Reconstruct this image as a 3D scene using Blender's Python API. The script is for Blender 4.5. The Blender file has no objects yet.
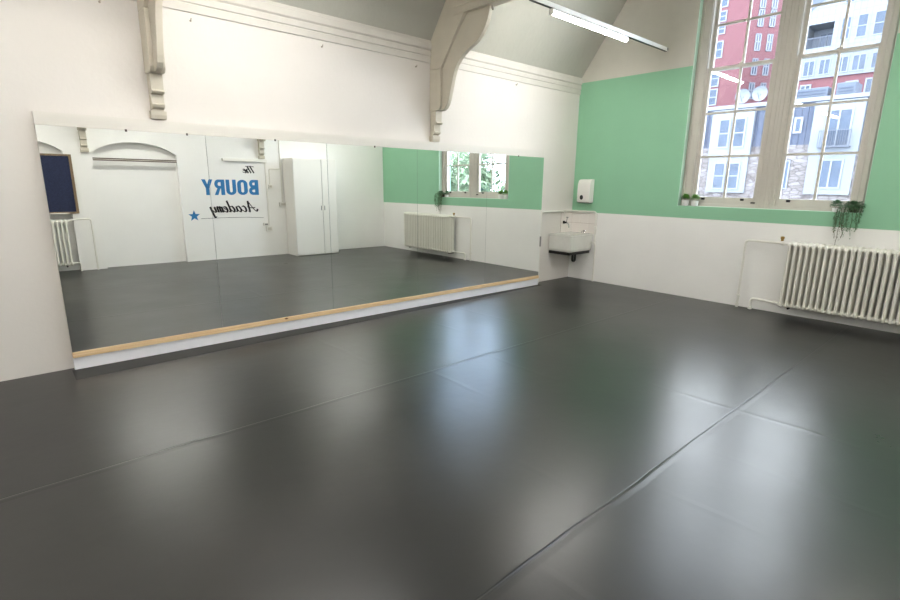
import bpy, bmesh, math, random
from mathutils import Vector, Matrix
random.seed(7)
SC = bpy.context.scene
COL = SC.collection
PI = math.pi

# ------------------------------------------------------------------ camera
cam_d = bpy.data.cameras.new('camera'); cam = bpy.data.objects.new('camera', cam_d); COL.objects.link(cam)
cam_d.sensor_width = 36.0; cam_d.lens = 505.1 / 900 * 36.0; cam_d.clip_end = 400
R_ = Vector((0.66312024, 0.74840703, 0.0125885)); U_ = Vector((-0.17723526, 0.14065376, 0.9740658)); F_ = Vector((-0.72722707, 0.64815387, -0.22591447))
cam.matrix_world = Matrix(((R_.x, U_.x, -F_.x, 5.1986), (R_.y, U_.y, -F_.y, -7.4218), (R_.z, U_.z, -F_.z, 1.5916), (0, 0, 0, 1)))
SC.camera = cam

# ------------------------------------------------------------------ world, exposure
W = bpy.data.worlds.new('overcast_sky'); SC.world = W; W.use_nodes = True
wn = W.node_tree.nodes; wl = W.node_tree.links
bg = wn['Background']; SKY_STRENGTH = 8.6
tc = wn.new('ShaderNodeTexCoord'); nz = wn.new('ShaderNodeTexNoise'); nz.inputs['Scale'].default_value = 2.2; nz.inputs['Detail'].default_value = 5
cr = wn.new('ShaderNodeValToRGB'); cr.color_ramp.elements[0].color = (.55, .72, 1, 1); cr.color_ramp.elements[1].color = (.92, .96, 1, 1)
cr.color_ramp.elements[0].position = .35; cr.color_ramp.elements[1].position = .6
wl.new(tc.outputs['Generated'], nz.inputs['Vector']); wl.new(nz.outputs['Fac'], cr.inputs['Fac']); wl.new(cr.outputs['Color'], bg.inputs['Color'])
bg.inputs['Strength'].default_value = SKY_STRENGTH
SC.view_settings.view_transform = 'Standard'; SC.view_settings.look = 'None'
SC.view_settings.exposure = 0.36; SC.view_settings.gamma = 1.0
SC.view_settings.use_curve_mapping = False
TUBE_STRENGTH = 98.0

# ------------------------------------------------------------------ materials
def s2l(c):
    return tuple((v / 12.92 if v <= .04045 else ((v + .055) / 1.055) ** 2.4) for v in [x / 255 for x in c]) + (1,)
def mat(name, rgb, rough=.6, metal=0, noise=0.0, nscale=6, bump=0.0, bscale=60, spec=.5, stretch=None, ior=None):
    m = bpy.data.materials.new(name); m.use_nodes = True
    n = m.node_tree.nodes; l = m.node_tree.links; b = n['Principled BSDF']
    c = s2l(rgb)
    b.inputs['Base Color'].default_value = c; b.inputs['Roughness'].default_value = rough; b.inputs['Metallic'].default_value = metal
    b.inputs['Specular IOR Level'].default_value = spec
    if ior: b.inputs['IOR'].default_value = ior
    t = n.new('ShaderNodeTexCoord'); src = t.outputs['Object']
    if stretch:
        mp = n.new('ShaderNodeMapping'); mp.inputs['Scale'].default_value = stretch; l.new(src, mp.inputs['Vector']); src = mp.outputs['Vector']
    if noise:
        z = n.new('ShaderNodeTexNoise'); z.inputs['Scale'].default_value = nscale; z.inputs['Detail'].default_value = 6; l.new(src, z.inputs['Vector'])
        r = n.new('ShaderNodeValToRGB'); e = r.color_ramp.elements
        e[0].position = .3; e[1].position = .7
        e[0].color = tuple(v * (1 - noise) for v in c[:3]) + (1,); e[1].color = tuple(min(1, v * (1 + noise * .5)) for v in c[:3]) + (1,)
        l.new(z.outputs['Fac'], r.inputs['Fac']); l.new(r.outputs['Color'], b.inputs['Base Color'])
    if bump:
        z2 = n.new('ShaderNodeTexNoise'); z2.inputs['Scale'].default_value = bscale; z2.inputs['Detail'].default_value = 4; l.new(src, z2.inputs['Vector'])
        bp = n.new('ShaderNodeBump'); bp.inputs['Strength'].default_value = bump; bp.inputs['Distance'].default_value = .01
        l.new(z2.outputs['Fac'], bp.inputs['Height']); l.new(bp.outputs['Normal'], b.inputs['Normal'])
    return m
def emis(name, rgb, strength):
    m = bpy.data.materials.new(name); m.use_nodes = True; n = m.node_tree.nodes; b = n['Principled BSDF']
    b.inputs['Base Color'].default_value = (.8, .8, .8, 1); b.inputs['Emission Color'].default_value = s2l(rgb); b.inputs['Emission Strength'].default_value = strength
    return m
M = {}
M['wall_warm'] = mat('wall_warm', (225, 220, 214), .75, noise=.03, nscale=1.5, bump=.12, bscale=25)
M['wall_white'] = mat('wall_white', (247, 246, 243), .7, noise=.03, nscale=1.5, bump=.12, bscale=25)
M['wall_green'] = mat('wall_green', (146, 199, 164), .6, noise=.03, nscale=2, bump=.2, bscale=25)
M['ceiling'] = mat('ceiling', (180, 179, 169), .8, noise=.08, nscale=1.2, bump=.3, bscale=14)
M['cream'] = mat('cream_paint', (212, 208, 197), .5, noise=.03)
M['cornice'] = mat('cornice_paint', (212, 208, 200), .6, noise=.04)
M['truss'] = mat('truss_paint', (204, 197, 181), .5, noise=.05, nscale=5)
M['frame'] = mat('window_frame_paint', (204, 199, 189), .45, noise=.03)
M['sill'] = mat('sill_paint', (206, 238, 220), .4)
M['rad'] = mat('radiator_enamel', (238, 236, 226), .3)
M['pipe'] = mat('pipe_paint', (236, 234, 226), .35)
M['brass'] = mat('brass', (166, 134, 74), .35, metal=1)
M['ceramic'] = mat('ceramic', (226, 225, 218), .12, noise=.04, nscale=12)
M['tile'] = mat('tile', (240, 234, 228), .15)
M['grout'] = mat('grout', (190, 178, 168), .8)
M['black'] = mat('black_plastic', (22, 22, 22), .35)
M['iron'] = mat('black_iron', (40, 38, 38), .45, metal=.6)
M['chrome'] = mat('chrome', (200, 200, 200), .15, metal=1)
M['white_pl'] = mat('white_plastic', (240, 238, 232), .3)
M['grey_pl'] = mat('grey_metal', (150, 150, 148), .4, metal=.7)
M['plinth'] = mat('plinth_paint', (240, 240, 244), .4)
M['board'] = mat('backing_board', (222, 218, 210), .5)
M['leaf'] = mat('leaf', (110, 165, 72), .5, noise=.4, nscale=30)
M['leaf_dark'] = mat('leaf_dark', (86, 128, 88), .5, noise=.4, nscale=30)
M['vine_brown'] = mat('vine_brown', (96, 84, 58), .7)
M['pot'] = mat('pot_white', (238, 238, 236), .3)
M['soil'] = mat('soil', (50, 40, 32), .9)
M['navy'] = mat('pinboard_navy', (38, 46, 76), .9, noise=.35, nscale=60, bump=.4, bscale=200)
M['pine_dk'] = mat('oak_frame', (132, 112, 86), .5, noise=.2, nscale=4, stretch=(8, 8, 1))
M['rail_brown'] = mat('rail_brown', (92, 78, 68), .5)
M['sign_blue'] = mat('sign_blue', (45, 125, 185), .5)
M['sign_black'] = mat('sign_black', (20, 20, 24), .5)
M['tape'] = mat('matt_tape', (44, 44, 43), .6, spec=.5)
M['dark_gap'] = mat('door_gap', (120, 120, 116), .8)
M['brick_red'] = mat('brick_red', (101, 60, 64), .8, noise=.1, nscale=3)  # brick colour lowered below its own to offset the strong sky
M['brick_dk'] = mat('brick_dark', (150, 92, 96), .8, noise=.1, nscale=3)
M['ext_white_dimmed'] = mat('ext_white_dimmed', (112, 116, 122), .6)  # outside building colours from here to ext_dark darkened to balance the bright sky
M['ext_frame'] = mat('ext_frame', (117, 120, 127), .5)
M['ext_glass'] = mat('ext_glass', (58, 68, 83), .15, noise=.3, nscale=2)
M['slate'] = mat('slate_cladding', (59, 66, 83), .6, noise=.1, nscale=2, stretch=(6, 1, .4))
M['ext_grey'] = mat('ext_grey', (76, 83, 94), .6)
M['ext_dark'] = mat('ext_dark', (76, 81, 92), .7)
M['asphalt'] = mat('asphalt', (120, 120, 120), .9)
M['bark'] = mat('bark', (90, 76, 62), .9)
M['tree_leaf'] = mat('tree_leaf', (126, 146, 116), .7, noise=.35, nscale=1.2)
M['hook'] = mat('hook_paint', (178, 170, 155), .5)
M['clip'] = mat('clip_dark', (84, 70, 66), .4)

def pine():
    m = bpy.data.materials.new('pine'); m.use_nodes = True; n = m.node_tree.nodes; l = m.node_tree.links; b = n['Principled BSDF']
    t = n.new('ShaderNodeTexCoord'); mp = n.new('ShaderNodeMapping'); mp.inputs['Scale'].default_value = (30, .8, 60)
    z = n.new('ShaderNodeTexNoise'); z.inputs['Scale'].default_value = 2; z.inputs['Detail'].default_value = 6
    r = n.new('ShaderNodeValToRGB'); r.color_ramp.elements[0].color = s2l((220, 182, 134)); r.color_ramp.elements[1].color = s2l((240, 212, 168))
    r.color_ramp.elements[0].position = .3; r.color_ramp.elements[1].position = .65
    l.new(t.outputs['Object'], mp.inputs['Vector']); l.new(mp.outputs['Vector'], z.inputs['Vector']); l.new(z.outputs['Fac'], r.inputs['Fac'])
    # knots
    mv = n.new('ShaderNodeMapping'); mv.inputs['Scale'].default_value = (1, 1.3, 3)
    v = n.new('ShaderNodeTexVoronoi'); v.inputs['Scale'].default_value = 1.0
    l.new(t.outputs['Object'], mv.inputs['Vector']); l.new(mv.outputs['Vector'], v.inputs['Vector'])
    kr = n.new('ShaderNodeValToRGB'); kr.color_ramp.elements[0].position = .02; kr.color_ramp.elements[0].color = (1, 1, 1, 1); kr.color_ramp.elements[1].position = .035; kr.color_ramp.elements[1].color = (0, 0, 0, 1)
    l.new(v.outputs['Distance'], kr.inputs['Fac'])
    mx_ = n.new('ShaderNodeMixRGB'); mx_.inputs['Color2'].default_value = s2l((110, 60, 34))
    l.new(kr.outputs['Color'], mx_.inputs['Fac']); l.new(r.outputs['Color'], mx_.inputs['Color1']); l.new(mx_.outputs['Color'], b.inputs['Base Color'])
    b.inputs['Roughness'].default_value = .45
    return m
M['pine'] = pine()

WRINKLES = [(-4.79, 0, 1.85, 2.75), (-4.02, -.04, 1.95, 2.9), (-2.37, 0, 2.9, 4.3), (-3.57, 0, 3.3, 4.9), (-3.10, .05, .3, 1.6), (-3.79, 0, .6, 1.4), (-4.1, -.05, 4.05, 5.1), (-4.95, 0, 4.0, 4.7), (-2.9, 0, 3.5, 4.0), (-5.45, .03, 3.4, 4.1), (-5.9, 0, 4.05, 4.9), (-2.05, .02, .9, 1.9), (-5.1, 0, .5, 1.6)]
def floor_mat():
    m = bpy.data.materials.new('black_dance_vinyl'); m.use_nodes = True; n = m.node_tree.nodes; l = m.node_tree.links; b = n['Principled BSDF']
    t = n.new('ShaderNodeTexCoord'); P = t.outputs['Object']
    sx = n.new('ShaderNodeSeparateXYZ'); l.new(P, sx.inputs[0])
    def math_(op, a, bb=None, c=None, clamp=False):
        k = n.new('ShaderNodeMath'); k.operation = op; k.use_clamp = clamp
        for i, v in enumerate((a, bb, c)):
            if v is None: continue
            if isinstance(v, (int, float)): k.inputs[i].default_value = v
            else: l.new(v, k.inputs[i])
        return k.outputs[0]
    def noise(scale, detail=4, st=None):
        z = n.new('ShaderNodeTexNoise'); z.inputs['Scale'].default_value = scale; z.inputs['Detail'].default_value = detail
        if st:
            mp = n.new('ShaderNodeMapping'); mp.inputs['Scale'].default_value = st; mp.inputs['Location'].default_value = (4.3, 2.7, .63); l.new(P, mp.inputs['Vector']); l.new(mp.outputs['Vector'], z.inputs['Vector'])
        else:
            mp = n.new('ShaderNodeMapping'); mp.inputs['Location'].default_value = (11.37, 7.21, 3.43 + scale * .01); l.new(P, mp.inputs['Vector']); l.new(mp.outputs['Vector'], z.inputs['Vector'])
        return z.outputs['Fac']
    wob = math_('MULTIPLY', math_('SUBTRACT', noise(1.3, 3), .5), .03)
    X = math_('ADD', sx.outputs['X'], wob)
    def near(x0, w):      # 1 at the seam, 0 beyond w
        dd = math_('ABSOLUTE', math_('SUBTRACT', X, x0))
        return math_('SUBTRACT', 1.0, math_('DIVIDE', dd, w), clamp=True)
    seam = math_('MAXIMUM', near(2.0, .006), near(4.03, .007))
    ridge = math_('MAXIMUM', near(2.02, .03), near(4.05, .03))
    ridge = math_('MULTIPLY', ridge, noise(1.5, 2))
    # cross wrinkles left by the rolls, nearly parallel to the window wall: (y at x=0, slope, x start, x end)
    wrk = None
    wy = math_('ADD', sx.outputs['Y'], math_('MULTIPLY', math_('SUBTRACT', noise(.9, 2), .5), .16))
    for (y0, sl, xa, xb) in WRINKLES:
        dd = math_('ABSOLUTE', math_('SUBTRACT', wy, math_('MULTIPLY_ADD', sx.outputs['X'], sl, y0)))
        k = math_('SUBTRACT', 1.0, math_('DIVIDE', dd, .035), clamp=True)
        ln = math_('MULTIPLY', math_('MULTIPLY', math_('SUBTRACT', sx.outputs['X'], xa), 4.0, clamp=True), math_('MULTIPLY', math_('SUBTRACT', xb, sx.outputs['X']), 4.0, clamp=True))
        k = math_('MULTIPLY', k, ln); wrk = k if wrk is None else math_('ADD', wrk, k)
    wrk = math_('MULTIPLY', wrk, math_('MULTIPLY_ADD', noise(2.5, 2), 1.6, -.2))
    fine = noise(9, 3)
    big = noise(2.2, 3, (1, .6, 1))
    h = math_('ADD', math_('MULTIPLY', fine, .0006), math_('MULTIPLY', big, .0025))
    h = math_('ADD', h, math_('MULTIPLY', wrk, .0012))
    h = math_('ADD', h, math_('MULTIPLY', ridge, .0025))
    h = math_('SUBTRACT', h, math_('MULTIPLY', seam, .0015))
    bp = n.new('ShaderNodeBump'); bp.inputs['Strength'].default_value = 1; bp.inputs['Distance'].default_value = 1.0; l.new(h, bp.inputs['Height'])
    l.new(bp.outputs['Normal'], b.inputs['Normal'])
    cr_ = n.new('ShaderNodeValToRGB'); cr_.color_ramp.elements[0].color = s2l((15, 16, 16)); cr_.color_ramp.elements[1].color = s2l((23, 24, 24))
    l.new(noise(3, 6), cr_.inputs['Fac'])
    mx_ = n.new('ShaderNodeMixRGB'); mx_.inputs['Color2'].default_value = s2l((14, 14, 14)); l.new(seam, mx_.inputs['Fac']); l.new(cr_.outputs['Color'], mx_.inputs['Color1'])
    l.new(mx_.outputs['Color'], b.inputs['Base Color'])
    rr = math_('ADD', math_('MULTIPLY', noise(1.4, 5), .10), .25)
    l.new(rr, b.inputs['Roughness'])
    b.inputs['Specular IOR Level'].default_value = .5; b.inputs['IOR'].default_value = 1.64
    return m
M['floor'] = floor_mat()

def mirror_mat():
    m = bpy.data.materials.new('mirror_glass'); m.use_nodes = True; n = m.node_tree.nodes; b = n['Principled BSDF']
    b.inputs['Metallic'].default_value = 1; b.inputs['Roughness'].default_value = 0.0; b.inputs['Base Color'].default_value = (.925, .945, .92, 1)
    return m
M['mirror'] = mirror_mat()
M['mirror_edge'] = mat('mirror_edge', (96, 112, 104), .3)
def pane_mat():
    m = bpy.data.materials.new('window_glass'); m.use_nodes = True; n = m.node_tree.nodes; l = m.node_tree.links
    for x in list(n):
        if x.type != 'OUTPUT_MATERIAL': n.remove(x)
    o = n['Material Output']; tr = n.new('ShaderNodeBsdfTransparent'); tr.inputs['Color'].default_value = (.95, .97, .98, 1)
    gl = n.new('ShaderNodeBsdfGlossy'); gl.inputs['Roughness'].default_value = 0.02
    lw = n.new('ShaderNodeLayerWeight'); lw.inputs['Blend'].default_value = .5
    pw = n.new('ShaderNodeMath'); pw.operation = 'POWER'; l.new(lw.outputs['Facing'], pw.inputs[0]); pw.inputs[1].default_value = 4.0
    fr = n.new('ShaderNodeMath'); fr.operation = 'MULTIPLY_ADD'; l.new(pw.outputs[0], fr.inputs[0]); fr.inputs[1].default_value = .85; fr.inputs[2].default_value = .045
    mx_ = n.new('ShaderNodeMixShader'); l.new(fr.outputs[0], mx_.inputs[0]); l.new(tr.outputs[0], mx_.inputs[1]); l.new(gl.outputs[0], mx_.inputs[2]); l.new(mx_.outputs[0], o.inputs['Surface'])
    return m
M['pane'] = pane_mat()
def stone_mat():
    m = bpy.data.materials.new('rubble_stone'); m.use_nodes = True; n = m.node_tree.nodes; l = m.node_tree.links; b = n['Principled BSDF']
    t = n.new('ShaderNodeTexCoord'); mp = n.new('ShaderNodeMapping'); mp.inputs['Scale'].default_value = (2.6, 1, 7); l.new(t.outputs['Object'], mp.inputs['Vector'])
    v = n.new('ShaderNodeTexVoronoi'); v.inputs['Scale'].default_value = 1; l.new(mp.outputs['Vector'], v.inputs['Vector'])
    r = n.new('ShaderNodeValToRGB'); e = r.color_ramp.elements; e[0].color = s2l((98, 91, 88)); e[1].color = s2l((121, 116, 116))  # pale stone given a darker base colour to counter the bright sky
    sp = n.new('ShaderNodeSeparateXYZ'); l.new(v.outputs['Color'], sp.inputs[0]); l.new(sp.outputs[0], r.inputs['Fac'])
    v2 = n.new('ShaderNodeTexVoronoi'); v2.feature = 'DISTANCE_TO_EDGE'; l.new(mp.outputs['Vector'], v2.inputs['Vector']); v2.inputs['Scale'].default_value = 1
    r2 = n.new('ShaderNodeValToRGB'); r2.color_ramp.elements[0].position = .03; r2.color_ramp.elements[0].color = (.42, .38, .37, 1); r2.color_ramp.elements[1].position = .09
    l.new(v2.outputs['Distance'], r2.inputs['Fac'])
    mm = n.new('ShaderNodeMixRGB'); mm.blend_type = 'MULTIPLY'; mm.inputs['Fac'].default_value = 1; l.new(r.outputs['Color'], mm.inputs['Color1']); l.new(r2.outputs['Color'], mm.inputs['Color2'])
    l.new(mm.outputs['Color'], b.inputs['Base Color']); b.inputs['Roughness'].default_value = .85
    return m
M['stone'] = stone_mat()
def clad_mat():
    m = bpy.data.materials.new('white_cladding_dimmed'); m.use_nodes = True; n = m.node_tree.nodes; l = m.node_tree.links; b = n['Principled BSDF']
    t = n.new('ShaderNodeTexCoord'); mp = n.new('ShaderNodeMapping'); mp.inputs['Rotation'].default_value = (PI / 2, 0, 0); l.new(t.outputs['Object'], mp.inputs['Vector'])
    br = n.new('ShaderNodeTexBrick'); br.offset = 0; br.inputs['Color1'].default_value = s2l((115, 119, 124)); br.inputs['Color2'].default_value = s2l((111, 115, 121)); br.inputs['Mortar'].default_value = s2l((98, 103, 111))  # white panels coloured grey so the strong sky leaves them unclipped
    br.inputs['Scale'].default_value = 1; br.inputs['Mortar Size'].default_value = .02; br.inputs['Brick Width'].default_value = .3; br.inputs['Row Height'].default_value = .45
    l.new(mp.outputs['Vector'], br.inputs['Vector']); l.new(br.outputs['Color'], b.inputs['Base Color']); b.inputs['Roughness'].default_value = .6
    return m
M['clad'] = clad_mat()

# ------------------------------------------------------------------ helpers
def new_bm(): return bmesh.new()
def box(bm, x0, x1, y0, y1, z0, z1, mi=0):
    vs = [bm.verts.new(p) for p in ((x0, y0, z0), (x1, y0, z0), (x1, y1, z0), (x0, y1, z0), (x0, y0, z1), (x1, y0, z1), (x1, y1, z1), (x0, y1, z1))]
    for f in ((0, 3, 2, 1), (4, 5, 6, 7), (0, 1, 5, 4), (1, 2, 6, 5), (2, 3, 7, 6), (3, 0, 4, 7)):
        fc = bm.faces.new([vs[i] for i in f]); fc.material_index = mi
    return vs
def prism(bm, pts, d0, d1, axis='y', mi=0):
    """polygon pts (u,v) extruded along axis between d0 and d1. axis y: (x,z); axis x: (y,z); axis z: (x,y)"""
    def P(u, v, d): return (u, d, v) if axis == 'y' else ((d, u, v) if axis == 'x' else (u, v, d))
    a = [bm.verts.new(P(u, v, d0)) for u, v in pts]; b = [bm.verts.new(P(u, v, d1)) for u, v in pts]
    n = len(pts)
    fs = [bm.faces.new(a), bm.faces.new(list(reversed(b)))]
    for i in range(n): fs.append(bm.faces.new((a[i], b[i], b[(i + 1) % n], a[(i + 1) % n])))
    for f in fs: f.material_index = mi
def tube(bm, pts, r, seg=10, cap=True, radii=None):
    pts = [Vector(p) for p in pts]; rings = []
    n = len(pts); prev = None
    for i, p in enumerate(pts):
        t = (pts[min(i + 1, n - 1)] - pts[max(i - 1, 0)]).normalized()
        if prev is None:
            a = Vector((0, 0, 1)) if abs(t.z) < .9 else Vector((1, 0, 0)); u = t.cross(a).normalized()
        else:
            u = (prev - t * prev.dot(t)).normalized()
        prev = u; v = t.cross(u); rr = radii[i] if radii else r
        rings.append([bm.verts.new(p + rr * (math.cos(2 * PI * k / seg) * u + math.sin(2 * PI * k / seg) * v)) for k in range(seg)])
    for a, b in zip(rings, rings[1:]):
        for k in range(seg): bm.faces.new((a[k], a[(k + 1) % seg], b[(k + 1) % seg], b[k]))
    if cap: bm.faces.new(list(reversed(rings[0]))); bm.faces.new(rings[-1])
def bend(pts, r=.04, n=5):
    """round the corners of a polyline"""
    pts = [Vector(p) for p in pts]; out = [pts[0]]
    for a, b, c in zip(pts, pts[1:], pts[2:]):
        d1 = (a - b); d2 = (c - b); rr = min(r, d1.length * .45, d2.length * .45); p = b + d1.normalized() * rr; q = b + d2.normalized() * rr
        for k in range(n + 1):
            t = k / n; out.append((1 - t) ** 2 * p + 2 * t * (1 - t) * b + t * t * q)
    out.append(pts[-1]); return out
def lathe(bm, prof, c=(0, 0, 0), seg=16, axis='z'):
    rings = []
    for r, h in prof:
        ring = []
        for k in range(seg):
            a = 2 * PI * k / seg; u, v = r * math.cos(a), r * math.sin(a)
            p = (u, v, h) if axis == 'z' else ((h, u, v) if axis == 'x' else (u, h, v))
            ring.append(bm.verts.new((c[0] + p[0], c[1] + p[1], c[2] + p[2])))
        rings.append(ring)
    for a, b in zip(rings, rings[1:]):
        for k in range(seg): bm.faces.new((a[k], a[(k + 1) % seg], b[(k + 1) % seg], b[k]))
    bm.faces.new(rings[0]); bm.faces.new(rings[-1])
def obj(name, bm, m, parent=None, smooth=False, bevel=0, kind=None):
    bmesh.ops.recalc_face_normals(bm, faces=bm.faces)
    me = bpy.data.meshes.new(name); bm.to_mesh(me); bm.free()
    for x in (m if isinstance(m, (list, tuple)) else [m]): me.materials.append(x)
    o = bpy.data.objects.new(name, me); COL.objects.link(o)
    if parent:
        o.parent = parent; o.matrix_parent_inverse = Matrix.Identity(4); o.location = -parent.location if parent.get('abs') else (0, 0, 0)
    if smooth:
        for p in me.polygons: p.use_smooth = True
    if bevel:
        b = o.modifiers.new('bevel', 'BEVEL'); b.width = bevel; b.segments = 2; b.limit_method = 'ANGLE'
    if smooth:
        try:
            me.set_sharp_from_angle(angle=math.radians(40))
        except Exception: pass
    if kind: o['kind'] = kind
    return o
def tag(o, label, cat, group=None):
    o['label'] = label; o['category'] = cat
    if group: o['group'] = group
    return o
def thing(name, label, cat, loc=(0, 0, 0), group=None):
    """an Empty at the thing's base; parts are modelled in room coordinates, so they are shifted back by its location"""
    o = bpy.data.objects.new(name, None); COL.objects.link(o); o.location = loc; o.empty_display_size = .1
    o['abs'] = 1
    return tag(o, label, cat, group)
def sub(name, bm, m, part, **k):      # child of a part mesh (same frame as the part)
    o = obj(name, bm, m, None, **k); o.parent = part; return o
def struct(name, bm, m, **k): return obj(name, bm, m, None, kind='structure', **k)
def copy_thing(root, delta, label):
    r = root.copy(); COL.objects.link(r); r.location = root.location + Vector(delta); r['label'] = label
    for ch in list(root.children):
        c = ch.copy(); COL.objects.link(c); c.parent = r
        for g in list(ch.children):
            e = g.copy(); COL.objects.link(e); e.parent = c
    return r

RW = 6.23          # room width (mirror wall x=0, opposite wall x=RW)
YB = -10.6         # wall behind the camera
ZC = 3.25; SL = 1.40; ZT = 5.6   # eaves height, roof pitch, flat part
XT = (ZT - ZC) / SL

# ------------------------------------------------------------------ room shell
bm = new_bm()
g = 24
box(bm, -.3, RW + .4, YB - .3, .3, -.25, 0)
struct('floor', bm, M['floor'])

bm = new_bm(); box(bm, -.3, 0, YB - .3, .35, 0, ZC + .3); struct('wall_left', bm, M['wall_warm'])
bm = new_bm(); box(bm, 0, RW, YB - .3, YB, 0, 6); struct('wall_front', bm, M['wall_white'])

# window wall: white dado, green band, cream above; opening x 1.81..3.95, z 1.31..4.95
ZD, ZG = 1.14, 3.195
WX0, WX1, WZ0, WZ1 = 1.81, 3.95, 1.31, 4.95
bm = new_bm()
def wcol(x0, x1, z0, z1):
    for a, b, mi in ((-.0, ZD, 0), (ZD, ZG, 1), (ZG, 6.0, 2)):
        lo, hi = max(a, z0), min(b, z1)
        if hi > lo: box(bm, x0, x1, 0, .35, lo, hi, mi)
wcol(0, WX0, 0, 6); wcol(WX1, RW, 0, 6); wcol(WX0, WX1, 0, WZ0); wcol(WX0, WX1, WZ1, 6)
struct('wall_back', bm, [M['wall_white'], M['wall_green'], M['cream']])

# opposite wall with two shallow segmental-arched recesses
bm = new_bm()
def arch_h(y):
    for a, b in ((-6.15, -4.77), (-7.98, -6.56)):
        if a < y < b:
            c = (a + b) / 2; t = (y - c) / ((b - a) / 2); return 2.105 + .20 * (1 - abs(t) ** 2.3)
    return 0
ys = [YB]; 
for a, b in ((-7.98, -6.56), (-6.15, -4.77)):
    ys += [a] + [a + (b - a) * k / 28 for k in range(1, 28)] + [b]
ys += [0.0]
HT = ZC + .3; DR = .14
for i, (a, b) in enumerate(zip(ys, ys[1:])):
    mid = arch_h((a + b) / 2)
    if not mid:
        v = [bm.verts.new(p) for p in ((RW, a, 0), (RW, b, 0), (RW, b, HT), (RW, a, HT))]; bm.faces.new(v)
    else:
        ha = arch_h(a) or 2.105; hb = arch_h(b) or 2.105
        bm.faces.new([bm.verts.new(p) for p in ((RW, a, ha), (RW, b, hb), (RW, b, HT), (RW, a, HT))])
        bm.faces.new([bm.verts.new(p) for p in ((RW + DR, a, 0), (RW + DR, b, 0), (RW + DR, b, hb), (RW + DR, a, ha))])
        bm.faces.new([bm.verts.new(p) for p in ((RW, a, ha), (RW, b, hb), (RW + DR, b, hb), (RW + DR, a, ha))])
        if not arch_h(a): bm.faces.new([bm.verts.new(p) for p in ((RW, a, 0), (RW + DR, a, 0), (RW + DR, a, 2.105), (RW, a, 2.105))])
        if not arch_h(b): bm.faces.new([bm.verts.new(p) for p in ((RW, b, 0), (RW + DR, b, 0), (RW + DR, b, 2.105), (RW, b, 2.105))])
box(bm, RW + DR + .002, RW + .4, YB - .3, .35, 0, HT)
struct('wall_right', bm, M['wall_white'])

# ceiling: steep plastered slopes rising to a flat collar
bm = new_bm()
pr_in = [(0, ZC), (XT, ZT), (RW - XT, ZT), (RW, ZC)]
pr_out = [(RW + .12, ZC + .05), (RW - XT + .08, ZT + .15), (XT - .08, ZT + .15), (-.12, ZC + .05)]
prism(bm, pr_in + pr_out, YB, .0, 'y')
struct('ceiling', bm, M['ceiling'])

# cornices
corn = [(0, 3.02), (.018, 3.022), (.018, 3.085), (.012, 3.09), (.012, 3.096), (.024, 3.10), (.024, 3.148), (.014, 3.153), (.014, 3.162), (.026, 3.168), (.034, 3.176), (.034, 3.238), (.028, 3.246), (.01, 3.29), (0, 3.31)]
for nm, xs in (('trim_1', 1), ('trim_2', -1)):
    bm = new_bm(); prism(bm, [((u if xs > 0 else RW - u), v) for u, v in corn], YB, -.001, 'y'); struct(nm, bm, M['cornice'])

# ------------------------------------------------------------------ windows (two double-hung sashes with a wide mullion)
def window(name, x0, x1, gx0, gx1, xc):
    """x0..x1 outer frame, gx0..gx1 glass"""
    root = bpy.data.objects.new(name, None); COL.objects.link(root); root['kind'] = 'structure'
    ztop = WZ1
    def part(n, bm, m, **k):
        o = obj(n, bm, m, None, **k); o.parent = root; return o
    yf, yb = .085, .2
    b = new_bm()
    box(b, x0, gx0 - .045, yf, yb, WZ0, ztop); box(b, gx1 + .045, x1, yf, yb, WZ0, ztop)
    box(b, gx0 - .045, gx1 + .045, yf, yb, WZ0, WZ0 + .045); box(b, gx0 - .045, gx1 + .045, yf, yb, 4.86, ztop)
    # staff beads (the ribbed lines on the jambs)
    for xx in (x0 + .03, gx0 - .075, gx1 + .06, x1 - .045):
        box(b, xx, xx + .015, yf - .012, yf, WZ0 + .02, ztop)
    part('frame', b, M['frame'], bevel=.004)
    def sash(n, y0, y1, z0, z1, zs, botrail, toprail):
        s = new_bm(); w = .045
        box(s, gx0 - w, gx0, y0, y1, z0, z1); box(s, gx1, gx1 + w, y0, y1, z0, z1)
        box(s, gx0, gx1, y0, y1, z0, z0 + botrail); box(s, gx0, gx1, y0, y1, z1 - toprail, z1)
        so = part(n, s, M['frame'], bevel=.003)
        q = new_bm(); box(q, xc - .014, xc + .014, y0 + .006, y1 - .006, z0 + botrail, z1 - toprail)
        for zz in zs: box(q, gx0, gx1, y0 + .007, y1 - .007, zz - .014, zz + .014)
        gb = sub('glazing_bar', q, M['frame'], so)
        q = new_bm(); ym = (y0 + y1) / 2
        box(q, gx0 - .005, gx1 + .005, ym - .002, ym + .002, z0 + botrail - .005, z1 - toprail + .005)
        sub('glass', q, M['pane'], so)
        return so
    ls = sash('lower_sash', .105, .145, WZ0 + .045, 3.15, (1.99, 2.563), .09, .038)
    sash('upper_sash', .15, .19, 3.11, 4.86, (3.687, 4.25), .038, .05)
    for xx in (gx0 + .1, gx1 - .13):      # dark sash lifts
        q = new_bm(); box(q, xx - .022, xx + .022, .098, .105, 1.405, 1.435); tube(q, [(xx - .012, .1, 1.42), (xx - .012, .075, 1.428), (xx + .012, .075, 1.428), (xx + .012, .1, 1.42)], .007, 6)
        sub('sash_lift', q, M['iron'], ls)
    q = new_bm(); box(q, xc - .03, xc + .03, .1, .135, 3.15, 3.165); lathe(q, [(.012, 3.165), (.014, 3.175), (.008, 3.185)], (xc, .115, 0), 8); sub('sash_latch', q, M['frame'], ls)
    for xx in (gx1 + .02, ):
        q = new_bm(); box(q, xx - .03, xx + .02, .07, .085, 1.375, 1.392); o = part('latch', q, M['iron'])
    return root
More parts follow.
